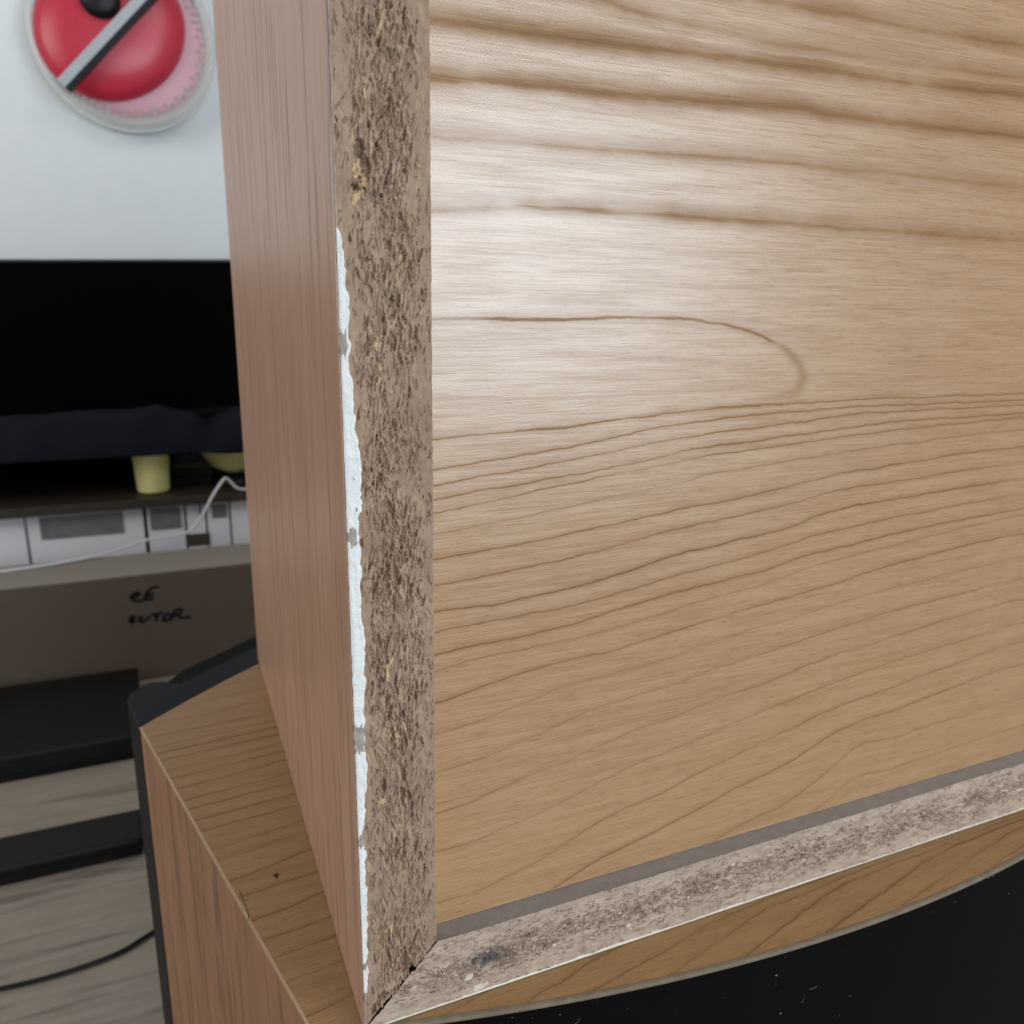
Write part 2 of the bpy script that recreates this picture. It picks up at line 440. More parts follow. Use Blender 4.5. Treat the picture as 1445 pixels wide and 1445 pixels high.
# --- filler paint and bare patches along the outer arris of the cut edge
def edge_strip(name, zs, ws, mat, thick, rng, rag):
    z = np.arange(zs[0], zs[-1], 0.00022)
    if z[0] > z[-1]: z = z[::-1]
    n = len(z)
    w = np.interp(z, zs, ws)
    w = w + ragged(n, 0.00022, rag, 0.0022, rng)*np.minimum(1, w/0.001) + ragged(n, 0.00022, rag*0.6, 0.0008, rng)*np.minimum(1, w/0.001)
    fade = np.minimum(z-z[0], z[-1]-z)/0.0011+vnoise((n, 3), 1e6, 3, rng)[:, 0]*0.5
    w = np.maximum(w*np.clip(fade, 0.04, 1)**0.6, 0.00008)
    nu_ = 14
    uu = np.linspace(0, 1, nu_)
    prof = np.where(uu < 0.12, uu/0.12, 1.0)*np.where(uu > 0.8, np.sqrt(np.maximum(0, 1-((uu-0.8)/0.2)**2)), 1.0)
    bumpy = (vnoise((n, nu_), 4, 6, rng)-0.5)*0.00022+(vnoise((n, nu_), 2, 26, rng)-0.5)*0.00012
    endt = np.minimum(1, np.minimum(np.arange(n), n-1-np.arange(n))/5)[:, None]
    P = np.zeros((n, nu_, 3))
    P[..., 0] = VE*0.5+uu[None, :]*w[:, None]
    P[..., 1] = -(0.00028+(thick+bumpy)*prof[None, :]*endt)+np.where(uu[None, :] > 0.99, 0.0006, 0)
    P[..., 2] = z[:, None]
    return grid(name, P, mat, left)
mm = lambda L: [a/1000 for a in L]
rng = np.random.default_rng(5)
PX = 0.000146
ZP = [10.2, 13, 17.5, 19.0, 23, 30.8, 38, 45, 49.3, 51.5, 53, 56, 58.3, 63, 68, 72.1, 76, 80, 84, 91.8, 100, 107.3, 113, 116.3, 119, 122, 126.4, 131, 136.2, 142, 148.4, 152, 155, 158, 161.9, 168.8, 172, 176.1, 178.6]
WP = [3, 7, 7, 5, 8, 9, 10, 11, 10, 6, 6, 9, 12, 14, 16, 16, 15, 15, 18, 20, 19, 18, 18, 19, 17, 17, 21, 22, 22, 19, 17, 15, 11, 12, 12, 11, 9, 7, 2]
edge_strip('filler_paint', mm(ZP), [q*PX for q in WP], M['filler'], 0.00034, rng, 0.00034)
def bare_patch(z0, z1, u0, u1, rng):
    """worn grey patch with a torn outline lying on the filler"""
    n = 46; V = [(VE*0.5+(u0+u1)/2*PX, -0.00072, (z0+z1)/2000)]
    ph = rng.uniform(0, 6.28, 4)
    for ring_ in (0.55, 1.0):
        for k in range(n):
            an = k/n*2*math.pi; ca, sa_ = math.cos(an), math.sin(an)
            q = ring_*(1+(0.10*math.sin(5*an+ph[0])+0.09*math.sin(9*an+ph[1])+0.07*math.sin(14*an+ph[2]))*ring_)
            ex = abs(ca)**0.6*math.copysign(1, ca); ez = abs(sa_)**0.6*math.copysign(1, sa_)
            V.append((VE*0.5+((u0+u1)/2+(u1-u0)/2*ex*q)*PX, -(0.00074+rng.uniform(0, 0.00012)) if ring_ < 1 else -0.00052, ((z0+z1)/2+(z1-z0)/2*ez*q)/1000))
    F = [(0, 1+(k+1) % n, 1+k) for k in range(n)]+[(1+k, 1+(k+1) % n, 1+n+(k+1) % n, 1+n+k) for k in range(n)]
    pyd('bare_patch', V, F, M['grey_paper'], left, True)
for z0, z1, u0, u1 in ((155.3, 160.8, 0, 9), (118.6, 123.3, 1, 14), (73.0, 80.6, 0, 14), (50.2, 53.6, 0, 8), (17.6, 19.6, 0, 6), (8.5, 11.5, 0, 4), (126.0, 127.0, 12, 15)):
    bare_patch(z0, z1, u0, u1, rng)
# small lip of filler left beside the patch
edge_strip('veneer_lip', mm([2, 60, 120, 178, 230, 289]), [.00022, .0003, .0003, .00022, .0002, .0002], M['veneer_edge'], 0.00003, rng, 0.00008)

# --- bottom panel
bot = empty('bottom_panel'); bot.parent = cab
rng = np.random.default_rng(23)
xzprism('core', [(0.0016, 0.0002), (W-0.0012, 0.0002), (W-T, TB-0.0020), (T+0.0003, TB-0.0020)], 0.016, D, M['core'], bot)
bspots = [(0.0095, 0.0275, .0012, .0005, 1.2, -.0008, 0, 0, .1, 0), (0.0055, 0.0262, .0010, .0008, .4, .0002, 0, 0, .9, 1.0), (0.0016, 0.0290, .0022, .0009, .2, .00015, 0, 0, .95, 1)]
h, tone, bare, nu, nv = chips(TB, W, 15000, rng, lmin=0.0008, lmax=0.0032, wmin=0.0002, wmax=0.00066, spots=bspots, dark=0.32)
tone = np.clip(tone+0.12*(tone > 0.3), -0.3, 1)
u = np.arange(nu)/(nu-1)*TB
jag2 = np.interp(np.arange(nu), np.arange(0, nu+8, 4), rng.normal(0, 0.00022, len(np.arange(0, nu+8, 4))))
v0 = u*T/TB + jag2*0.5 - gap[np.clip((np.arange(nu)*len(gap)/nu).astype(int), 0, len(gap)-1)]*-0.3
v1 = W-u*T/TB
s = np.linspace(0, 1, nv)[:, None]
X = v0[None, :]+(v1-v0)[None, :]*s
jj = np.clip((X/res).round().astype(int), 0, nv-1); ii = np.broadcast_to(np.arange(nu)[None, :], jj.shape)
hh = h[jj, ii]; tt = tone[jj, ii]; bb = bare[jj, ii]
rz = ragged(nv, res, 0.00012, 0.004, rng)+ragged(nv, res, 0.0001, 0.0007, rng)
P = np.zeros((nv, nu, 3))
edge = np.clip(u/0.0005, 0, 1)[None, :]*np.clip((TB-u)/0.0005, 0, 1)[None, :]
P[..., 0] = X
P[..., 1] = -hh*(0.4+0.6*edge)
P[..., 2] = u[None, :]+rz[:, None]*np.clip((u-TB+0.0014)/0.0014, 0, 1)[None, :]
sk = P[:, -1:, :].copy(); sk[..., 1] = 0.0004; sk[..., 2] = TB-0.0003
sl = P[:, :1, :].copy(); sl[..., 1] = 0.0022
P2 = np.concatenate([sl, P, sk], 1)
sb = P2[:1].copy(); sb[..., 1] = 0.0007; sb[..., 0] += 0.0022
sc_ = P2[:1].copy(); sc_[..., 1] = 0.008; sc_[..., 0] += 0.0030
sb[..., 2] = np.minimum(sb[..., 2], TB-0.0012); sc_[..., 2] = np.minimum(sc_[..., 2], TB-0.0012)
P2 = np.concatenate([sc_, sb, P2], 0)
pad = lambda a: np.pad(a, ((2, 0), (1, 1)), mode='edge')
grid('cut_edge', P2, M['chip2'], bot, {'tone': pad(tt), 'bare': pad(bb)}, flip=True)
box('groove', (T, 0.0003, TB-0.0015), (W-T, REC+0.004, TB-0.0002), M['groove'], bot)
# torn pale paper along the lower arris
n = 1400
x = np.linspace(0.0045, W-0.002, n)
wt = np.maximum(0.00003, 0.00020+ragged(n, 0.0002, 0.00018, 0.012, rng)+ragged(n, 0.0002, 0.00012, 0.0015, rng))
wt *= np.interp(x, [0.004, .012, .02, .05, .08, .30], [.9, 1.3, 1.5, 1.4, 1.0, 1.1])
P = np.zeros((n, 4, 3))
for k, (fy, fz) in enumerate(((0.0, -0.0001), (-0.00022, -0.00005), (-0.00026, 0.6), (0.0002, 1.0))):
    P[:, k, 0] = x; P[:, k, 1] = fy-0.00012; P[:, k, 2] = fz if fz < 0 else fz*wt
grid('torn_paper', P, M['cream'], bot, flip=True)

# --- splinters standing off the cut edges (too fine to count)
def splinters(name, n, fn, mat, parent, rng, seed_len=(0.0006, 0.0022)):
    V, F = [], []
    for i in range(n):
        x, z, a = fn(rng)
        L = rng.uniform(*seed_len); w = rng.uniform(0.00005, 0.00013)
        dx, dz = math.cos(a), math.sin(a); nx, nz = -dz, dx
        lift = rng.uniform(0.00005, 0.0005); bend = rng.normal(0, 0.12)*L
        b = len(V)
        for k in range(4):
            q = k/3; ww = w*(1-0.75*q)
            cx = x+dx*L*q+nx*bend*q*q; cz = z+dz*L*q+nz*bend*q*q; cy = -0.00005-lift*math.sin(q*2.2)
            V += [(cx-nx*ww, cy, cz-nz*ww), (cx+nx*ww, cy-0.00004, cz+nz*ww)]
        F += [(b+2*k, b+2*k+1, b+2*k+3, b+2*k+2) for k in range(3)]
    o = pyd(name, V, F, mat, parent, True); o['kind'] = 'stuff'
M['splint'] = plain('torn_fibre', (0.34, 0.255, 0.185), 0.7, 0.3, 0.5, 1200)
M['splint2'] = plain('pale_fibre', (0.46, 0.385, 0.32), 0.7, 0.3, 0.5, 1200)
splinters('splinters', 300, lambda r: (float(np.clip(r.normal(.0098, .0030), .003, .0172)), r.uniform(.012, .285), r.normal(math.pi/2-0.15, 0.4)), M['splint'], left, rng)
splinters('splinters', 520, lambda r: (r.uniform(.022, .27), float(np.clip(r.normal(.0095, .0040), .0012, .0178)), r.normal(0.25, 0.8)), M['splint2'], bot, rng, (0.0004, 0.0016))
splinters('edge_fray', 60, lambda r: (r.uniform(.022, .27), TB-0.0002, r.normal(0.7, 0.7)), M['splint2'], bot, rng, (0.0003, 0.0012))

# --- back panel with traced growth rings (millimetres: x, z)
TR=[[(83.7,228.4),(105.8,228.7),(131.7,228.9),(163.8,229.2)],
[(32.6,224.7),(52.7,223.5),(68,222),(93.5,220.7),(133.2,221.3),(165.5,222.3)],
[(20.1,215.2),(42.3,215.8),(68.4,216.2),(93.9,216.9),(133.9,217.6),(171.6,218.6)],
[(20.1,205.9),(46.1,207),(69.1,207.2),(94.9,208.8),(135.6,208.5),(174,209.3)],
[(20,195.7),(46.5,196.1),(69.9,196.8),(96.3,197.4),(137.8,197.1),(177.1,197.2)],
[(19.9,182.8),(39.5,184.4),(70.9,184.5),(97.9,184.4),(140.3,184.2),(180.5,184)],
[(19.7,162.5),(40,162.5),(63.9,163),(77,163.1),(91,161.6),(101,159.3),(107.2,156.9),(112.7,153.3),(115.8,148.8),(122.5,145.6),(147.9,144.5),(190.9,144.1)],
[(20,138.2),(34,139),(44.6,139.1),(56.8,139.9),(76.3,141.2),(89.2,142.2),(108.3,142.2),(130,142.5),(148.3,142.8),(191.3,142.5)],
[(19.9,131.9),(36,133.3),(47.2,134.6),(61.4,136.2),(70,137.7),(76.5,138.7),(103.3,140.3),(148.6,140.9)],
[(19.9,128.6),(30.3,129.8),(40.8,130.8),(52.2,132.2),(64.1,133.6),(76.8,135),(88.9,136.3),(103.7,136.9),(119.5,137.8),(135.9,139.1),(148.9,139.2),(192.1,139.2)],
[(19.9,125.4),(29.2,126.5),(45,127.8),(57.4,128.9),(75.2,130.9),(82,132.4),(94.1,133.1),(109.4,133.8),(125.3,134.8),(139.5,135.9),(149.5,136.5)],
[(19.8,122.5),(30.4,123.6),(40.9,125.3),(53.3,126.9),(59.6,127.6),(68.4,128.3),(77.3,129.3),(84.6,130.3),(99.3,131.5),(114.8,131.9),(125.6,133),(142.8,133.8),(149.9,134.2),(193.1,135.5)],
[(19.8,117.8),(35.9,119.4),(45.2,120.7),(59.9,122.1),(71,123.4),(77.7,123.9),(92.2,126.5),(104.9,127.2),(118.1,128.1),(129.1,128.9),(150.7,130.1),(194.1,131.7)],
[(19.8,112.1),(30.8,113),(44.5,113.9),(58,115.3),(69.2,116.5),(76.2,117.4),(82.4,118.1),(95.6,118.6),(105.7,120),(119,121.9),(130,123.3),(141.6,123.9),(151.8,124.6),(195.4,126.6)],
[(19.7,106.5),(33.2,107.3),(47.5,108.4),(58.3,109.6),(69.5,111.3),(76.6,112.6),(93.5,114),(103.7,114.9),(111.7,116.1),(119.7,117.1),(125.7,118.4),(139.3,119.2),(152.7,119.7),(196.7,121.7)],
[(20.3,100.7),(34.5,99.8),(45.8,100.7),(58.7,102.4),(67.7,103.4),(77.1,105.6),(89.3,107.1),(107.1,108.9),(117.8,110.2),(126.1,112.5),(140.2,114),(153.7,114.7)],
[(20.3,95.5),(25.4,95.9),(35.4,96.1),(45.9,96.6),(58.9,97.7),(68,98.8),(79.6,100.6),(92.3,102.1),(99.9,102.7),(113.1,104.7),(118.4,105.4),(123.9,107.2),(135.5,107.7),(154.7,109.4),(199.2,111.8)],
[(20.3,89.9),(29.5,90.5),(37.6,90.9),(43.5,91.2),(54.8,92.5),(68.2,94.6),(77.8,96.2),(95.2,97.7),(113.8,99.5),(124.7,101.8),(136.3,102.5),(155.6,104.6)],
[(20.2,86),(32.6,87.8),(46.2,88.3),(61.7,88.9),(68.5,89.9),(78.2,91.5),(88,93),(108.8,95),(119.6,97),(130.8,98.9),(142.7,99.8),(156.3,101.2),(201,105)],
[(20.2,78.3),(25.4,79.2),(34.4,81.1),(46.3,82.8),(54.2,83.5),(64.3,83.4),(78.7,85.6),(91.1,87.3),(107.4,88.9),(121.7,90.7),(131.9,91.8),(146.9,93.9),(157.4,95.4)],
[(20.1,70.5),(29.6,71.5),(34.9,72.7),(44,74.4),(53.2,76.6),(59.9,76.6),(71.7,78),(79.2,78.2),(87.7,80),(105,82.2),(118.5,83.8),(132.9,85.3),(148,87.2),(158.8,88.1),(204.6,91)],
[(20.6,60.7),(28.4,61.4),(38.9,63.4),(46.9,65.1),(55.8,67.7),(65.1,69.3),(74.7,70.5),(79.8,70.4),(92.5,72.9),(105.2,74.2),(116.9,75.7),(134.1,77.6),(149.3,79.9),(160.2,80.7)],
[(20.5,49.5),(27.6,50.4),(36.1,52.3),(46.2,54.5),(56.3,56.3),(68.2,59.3),(75.4,60.6),(82.7,61.3),(93.5,63),(101.3,64.5),(115.2,66.1),(129.6,68.8),(141.6,70.4),(161.8,72.6),(208.4,76.5)],
[(20.5,39.3),(29.8,39.2),(38.6,41.4),(47.6,42.8),(54.4,44.9),(66.3,48.2),(75,50.8),(83.5,51.6),(91.7,53),(102.3,55.2),(116.3,57.5),(127.8,59.4),(143,61.7),(163.4,64.2)],
[(31.6,25),(48,28.6),(54.9,32.1),(62,35),(71.8,37.5),(84.5,39.4),(91.5,41.8),(103.5,44.2),(113.4,47.1),(126.1,49.7),(138,52.6),(165,55.6),(212.3,61.3)],
[(65.1,24),(75.2,26.3),(88.3,29.2),(96.5,31.2),(110.3,35.2),(125.4,38),(133.6,41),(143,45),(151.9,46.4),(166.6,47.4)],
[(118.5,23.1),(127.2,24.9),(135.5,28.5),(144.3,33.1),(153.2,38.5),(168.5,37.6),(217.8,40)]]
def rings(TR, ax, ay):
    """ring coordinate and its slope per mm on a grid: every column is read off the traced ring lines"""
    n = len(TR); Z = np.full((n, len(ax)), np.nan)
    for i, L in enumerate(TR):
        q = np.array(L, float); q = q[np.argsort(q[:, 0])]
        z = np.interp(ax, q[:, 0], q[:, 1])
        z = np.where((ax < q[0, 0]) | (ax > q[-1, 0]), np.nan, z); Z[i] = z
    for i in range(n):                                  # carry a line on beside its neighbour where it was not traced
        for rngx in (range(len(ax)-2, -1, -1), range(1, len(ax))):
            st = 1 if rngx.step < 0 else -1
            for k in rngx:
                if np.isnan(Z[i, k]) and not np.isnan(Z[i, k+st]):
                    ref = [Z[m, k]-Z[m, k+st] for m in (i-1, i+1, i-2, i+2) if 0 <= m < n and not np.isnan(Z[m, k]) and not np.isnan(Z[m, k+st])]
                    Z[i, k] = Z[i, k+st]+(ref[0] if ref else (Z[i, k+st]-Z[i, k+2*st])*0.98 if 0 <= k+2*st < len(ax) else 0)
    w = np.exp(-0.5*(np.arange(-6, 7)/2.2)**2); w /= w.sum()
    Z = np.stack([np.convolve(np.pad(z, 6, mode='edge'), w, 'valid') for z in Z])
    for i in range(1, n): Z[i] = np.minimum(Z[i], Z[i-1]-1.0)
    f = np.zeros((len(ay), len(ax))); lv = np.arange(n, dtype=float)
    for k in range(len(ax)):
        z = Z[:, k]
        f[:, k] = np.interp(-ay, -z, lv)+np.maximum(0, ay-z[0])*-0.09+np.maximum(0, z[-1]-ay)*0.09
    gy, gx = np.gradient(f, ay, ax)
    return f, np.clip(np.hypot(gx, gy), 0.03, 1.2)
ax = np.linspace(T*1000+0.02, (W-T)*1000-0.02, 264); ay = np.linspace(TB*1000+0.1, (H-T)*1000, 420)
f, sl = rings(TR, ax, ay)
P = np.zeros((len(ay), len(ax), 3)); P[..., 0] = ax[None, :]/1000; P[..., 1] = REC; P[..., 2] = ay[:, None]/1000
bpn = empty('back_panel'); bpn.parent = cab
LOOP = np.array([(104.0, 158.3), (109.8, 155.6), (114.2, 152.1), (116.1, 148.6), (114.3, 145.5), (108.1, 143.8), (98.5, 142.9)])
gx_, gz_ = np.meshgrid(ax, ay)
dl = np.full(gx_.shape, 1e9); al = np.zeros(gx_.shape)
for k in range(len(LOOP)-1):
    A, B = LOOP[k], LOOP[k+1]; d = B-A
    q = np.clip(((gx_-A[0])*d[0]+(gz_-A[1])*d[1])/(d@d), 0, 1)
    dd = np.hypot(gx_-A[0]-q*d[0], gz_-A[1]-q*d[1])
    al = np.where(dd < dl, (k+q)/(len(LOOP)-1), al); dl = np.minimum(dl, dd)
loop = np.exp(-(dl/np.interp(al, [0, .35, .6, 1], [0.7, 1.5, 2.2, 1.6]))**2)*np.interp(al, [0, .15, .6, 1], [.35, 1, .9, .1])
grid('laminate_face', P, M['panel'], bpn, {'ring': f, 'slope': sl, 'loop': loop})
box('board', (T, REC+0.0002, TB), (W-T, REC+0.012, H-T), M['core'], bpn)
x = np.linspace(T, W-T, 600)
ch = np.abs(ragged(600, 0.0005, 0.00022, 0.006, rng))+0.00018
P = np.zeros((600, 3, 3)); P[..., 0] = x[:, None]
P[:, 0, 1] = REC-0.00002; P[:, 0, 2] = TB-0.0001+ch; P[:, 1, 1] = REC-0.00008; P[:, 1, 2] = TB+0.00005; P[:, 2, 1] = REC+0.0002; P[:, 2, 2] = TB-0.0001
grid('chipped_edge', P, M['tan_line'], bpn, flip=True)

# --- the parts turned away from the picture
xzprism('side_panel', [(W-T, TB+0.0003), (W-0.0003, 0.0005), (W-0.0003, H-0.0005), (W-T, H-T)], 0.0, D, M['side'], cab)
xzprism('top_panel', [(T, H-T), (W-T, H-T), (W-0.0006, H), (0.0008, H)], 0.0, D, M['side'], cab)
box('front_panel', (T, D-0.02, TB), (W-T, D-0.004, H-T), M['baffle'], cab)

# ---------------------------------------------------------------- lower cabinet
low = empty('lower_cabinet', (0.15, 0.1, ZT))
tag(low, 'bow-backed wood laminate cabinet with black rear, underneath the chipboard-edged box', 'cabinet')
rear = lambda x: -0.0193+0.89*(x-0.15)**2
front = lambda x: 0.262-(0.262-0.168)*((x-0.15)/0.20)**2*0.35-(0.262-0.168)*0.65*abs((x-0.15)/0.20)
XR0, XR1, XF0, XF1 = -0.0115, 0.3115, -0.0500, 0.3500
rx = np.linspace(XR0, XR1, 49); fx = np.linspace(XF1, XF0, 41)
def front_y(x):
    a = abs(x-0.15)/0.20
    return 0.168+0.047*(1-a)/0.25*(1-0.42*(1-a)) if a < 1 else 0.168
ZL = -0.0004
plan = [(x, rear(x)) for x in rx]+[(x, front_y(x)) for x in fx]
# top with grain; mesh as rows between the rear curve and the front bow
nxx, nyy = 161, 121
a = np.linspace(0, 1, nxx); b = np.linspace(0, 1, nyy)
Xr = XR0+(XR1-XR0)*a; Xf = XF0+(XF1-XF0)*a
Yr = rear(Xr); Yf = np.array([front_y(q) for q in Xf])
P = np.zeros((nyy, nxx, 3))
P[..., 0] = Xr[None, :]*(1-b[:, None])+Xf[None, :]*b[:, None]
P[..., 1] = Yr[None, :]*(1-b[:, None])+Yf[None, :]*b[:, None]
P[..., 2] = ZL
LT = [[(-48, 158.8), (-26.2, 158.8), (-2.8, 161.7), (60, 165)], [(-45.5, 139.4), (-24.6, 141.5), (-1, 143.2), (60, 146)], [(-39.9, 118.4), (-21.2, 120.1), (-.9, 124.3), (60, 126)],
      [(-28.3, 80.5), (-15.6, 82.1), (.4, 85.4), (50, 92)], [(-26.7, 75.3), (-13.9, 77.3), (1.3, 79.4), (50, 86)], [(-22.6, 64.1), (-11, 67.4), (.5, 70.2), (50, 76)], [(-18.4, 45.9), (-9.9, 47.2), (.3, 50.2), (50, 55)],
      [(-10.4, 9.3), (-3.3, 10.8), (.4, 12), (30, 18)], [(21.3, -2.6), (31.9, -.6), (43.3, 2.5)], [(36, -7.5), (50.1, -4.5), (68.8, .9)], [(54.1, -10.4), (69, -8.4), (84.7, -5.2), (96.5, -2.2)],
      [(66.1, -14.2), (79.2, -12.6), (100, -7.3), (115.8, -2.7)], [(89.4, -17.7), (100.1, -15.4), (130.2, -7), (156.3, -1)], [(117.7, -19), (127.7, -17.2), (152.9, -11.5), (190, -3)], [(150, -18.5), (175, -14), (210, -7)], [(180, -18), (215, -12), (250, -5)]]
LT = LT[:7]+[[(-60, y-3), (-20, y), (1, y+2.2), (60, y+7)] for y in (152, 147, 133.5, 128, 112, 106.5, 99, 92.5, 57, 37, 30, 21)]+LT[7:]
LT.sort(key=lambda L: -float(np.interp(-5, [q[0] for q in L], [q[1] for q in L]))-(0 if L[0][0] < 15 else -L[0][0]*0.3))
axx = np.linspace(-60, 360, 211); ayy = np.linspace(-25, 275, 151)
f, sl = rings(LT, axx, ayy)
def bil(F):
    i = np.clip((P[..., 0]*1000-axx[0])/(axx[1]-axx[0]), 0, len(axx)-1.001); j = np.clip((P[..., 1]*1000-ayy[0])/(ayy[1]-ayy[0]), 0, len(ayy)-1.001)
    i0 = i.astype(int); j0 = j.astype(int); di = i-i0; dj = j-j0
    return (F[j0, i0]*(1-di)+F[j0, i0+1]*di)*(1-dj)+(F[j0+1, i0]*(1-di)+F[j0+1, i0+1]*di)*dj
topp = grid('top_panel', P, M['lowtop'], low, {'ring': bil(f), 'slope': bil(sl)})
prism('top_board', [(0.15+(x-0.15)*0.975, y+0.0045) for x, y in plan[:49]]+[(0.15+(x-0.15)*0.975, y-0.0045) for x, y in plan[49:]], -0.0125, ZL-0.0001, M['core'], topp)
# grey edge band along the curved rear
n = 160
xr = np.linspace(XR0, XR1, n)
P = np.zeros((n, 6, 3)); P[..., 0] = xr[:, None]
for k, (dy, dz) in enumerate(((0.0012, 0.00004), (0.0002, 0.00006), (-0.0002, -0.0002), (-0.0002, -0.0010), (0.0, -0.0012), (0.0012, -0.0013))):
    P[:, k, 1] = rear(xr)+dy; P[:, k, 2] = ZL+dz
grid('edge_band', P, M['grey_lip'], low, flip=False)
# black rear panel, bowed like the top
P = np.zeros((2, n, 3)); P[..., 0] = xr[None, :]; P[..., 1] = rear(xr)[None, :]+0.0012
P[0, :, 2] = ZT; P[1, :, 2] = ZL-0.0011
rp = grid('rear_panel', P, M['black_rear'], low)
# side panels with a pale line at the arris
for sx in (0, 1):
    m = (lambda p: p) if sx == 0 else (lambda p: (0.30-p[0], p[1]))
    A, B = m((XR0, rear(XR0)+0.0013)), m((XF0, 0.168))
    Ai, Bi = m((XR0+0.009, rear(XR0)+0.0013)), m((XF0+0.009, 0.168))
    pl = [A, Ai, Bi, B] if sx == 0 else [B, Bi, Ai, A]
    prism('side_panel', pl, ZT, ZL-0.0008, M['lowside'], low)
    d = np.array(B)-np.array(A); nn = np.array([-d[1], d[0]])/np.hypot(*d)*(1 if sx == 0 else -1)
    ins = lambda q, k: (q[0]+nn[0]*k, q[1]+nn[1]*k)
    pl = [ins(A, 0.00012), ins(A, -0.0005), ins(B, -0.0005), ins(B, 0.00012)]
    prism('edge_line', pl if sx == 0 else pl[::-1], ZL-0.0008, ZL+0.00006, M['tan_line'], low)
# charcoal baffle in front and the black grille on it
bx = np.linspace(XF0, XF1, 41)
inner = [(x, front_y(x)+0.0006) for x in bx]
outer = []
for x in bx:
    k = (x-0.15)/0.2
    outer.append((0.15+k*0.2275*0.918 if abs(k) < 0.94 else 0.15+k*0.2045, front_y(x)+ (0.016 if abs(k) < 0.94 else 0.031)))
sidel = [(-0.0548, 0.194), (-0.0552, 0.199), (-0.0530, 0.2035)]
po = [(-0.0555, 0.1965), (-0.0545, 0.2015), (-0.0465, 0.2100), (-0.0410, 0.2082), (-0.0346, 0.2035), (0.0, 0.2310), (0.05, 0.257), (0.10, 0.272), (0.15, 0.277)]
po_full = po+[(0.30-x, y) for x, y in po[-2::-1]]
pin = [(XF0-0.0004, 0.1688)]+inner[1:-1]+[(XF1+0.0004, 0.1688)]
prism('front_baffle', pin+po_full[::-1], ZT, ZL-0.0006, M['baffle'], low, bevel=0.0009)
gi = [(-0.0405, 0.2088), (-0.0344, 0.2040), (0.0, 0.2316), (0.05, 0.2576), (0.10, 0.2726), (0.15, 0.2776)]
go = [(-0.0330, 0.2200), (0.0, 0.2460), (0.05, 0.272), (0.10, 0.287), (0.15, 0.292)]
gi = gi+[(0.30-x, y) for x, y in gi[-2::-1]]; go = go+[(0.30-x, y) for x, y in go[-2::-1]]
prism('grille', gi+go[::-1], ZT+0.01, ZL-0.0018, M['grille'], low, bevel=0.001)
# dust on the black rear panel and pale crumbs on the top
V, F = [], []
rng = np.random.default_rng(3)
def fleck(x, y, z, r, e1, e2):
    b = len(V); k = 6
    for i in range(k):
        an = i/k*2*math.pi+rng.uniform(-.3, .3); q = r*rng.uniform(.5, 1.2)
        V.append((x+e1[0]*q*math.cos(an)+e2[0]*q*math.sin(an)*.6, y+e1[1]*q*math.cos(an)+e2[1]*q*math.sin(an)*.6, z+e1[2]*q*math.cos(an)+e2[2]*q*math.sin(an)*.6))
    V.append((x, y-0.00004*(1 if e2[2] else 0), z+(0 if e2[2] else 0.00005)))
    F.extend((b+i, b+(i+1) % k, b+k) for i in range(k))
for i in range(60):
    xx = rng.uniform(0.02, 0.26); zz = -0.0035-rng.random()**1.2*0.045
    fleck(xx, rear(xx)+0.00105, zz, rng.uniform(.00005, .00012) if rng.random() < .8 else rng.uniform(.00014, .0003), (1, 0, 0), (0, 0, 1))
for i in range(26):
    fleck(rng.uniform(0.02, 0.2), rng.uniform(-0.016, -0.0008), ZL+0.0001, rng.uniform(.00006, .00016), (1, 0, 0), (0, 1, 0))
for i in range(4):
    xx = rng.uniform(0.03, 0.2); zz = rng.uniform(-0.035, -0.006); an = rng.uniform(-.5, .5); L = rng.uniform(.001, .003); cv = rng.normal(0, .35)
    b0 = len(V)
    for k in range(6):
        q = k/5*L; px_ = xx+q*math.cos(an+cv*k/5); pz_ = zz+q*math.sin(an+cv*k/5)
        V.extend([(px_, rear(px_)+0.0010, pz_-0.00002), (px_, rear(px_)+0.0010, pz_+0.00002)])
    F.extend((b0+2*k, b0+2*k+2, b0+2*k+3, b0+2*k+1) for k in range(5))
o = pyd('dust', V, F, M['dust'], low); o['kind'] = 'stuff'
# dark scuffs on the left of the top
for pts in ([(-.0225, .0600), (-.0218, .0560), (-.0212, .0515), (-.0208, .0480), (-.0214, .0460)],):
    V = []
    for i, (x, y) in enumerate(pts): V += [(x-0.00012-0.00012*(i % 2), y, ZL+0.00006), (x, y, ZL+0.00006)]
    pyd('scuff', V, [(2*i, 2*i+1, 2*i+3, 2*i+2) for i in range(len(pts)-1)], M['speck'], topp)
V = [(-.0118+0.0012*math.cos(k)*(.6+.5*math.sin(3*k)), .0615+0.0016*math.sin(k)*.8, ZL+0.00006) for k in np.linspace(0, 6.28, 9)[:-1]]
pyd('scuff', V, [tuple(range(8))], M['speck'], topp)

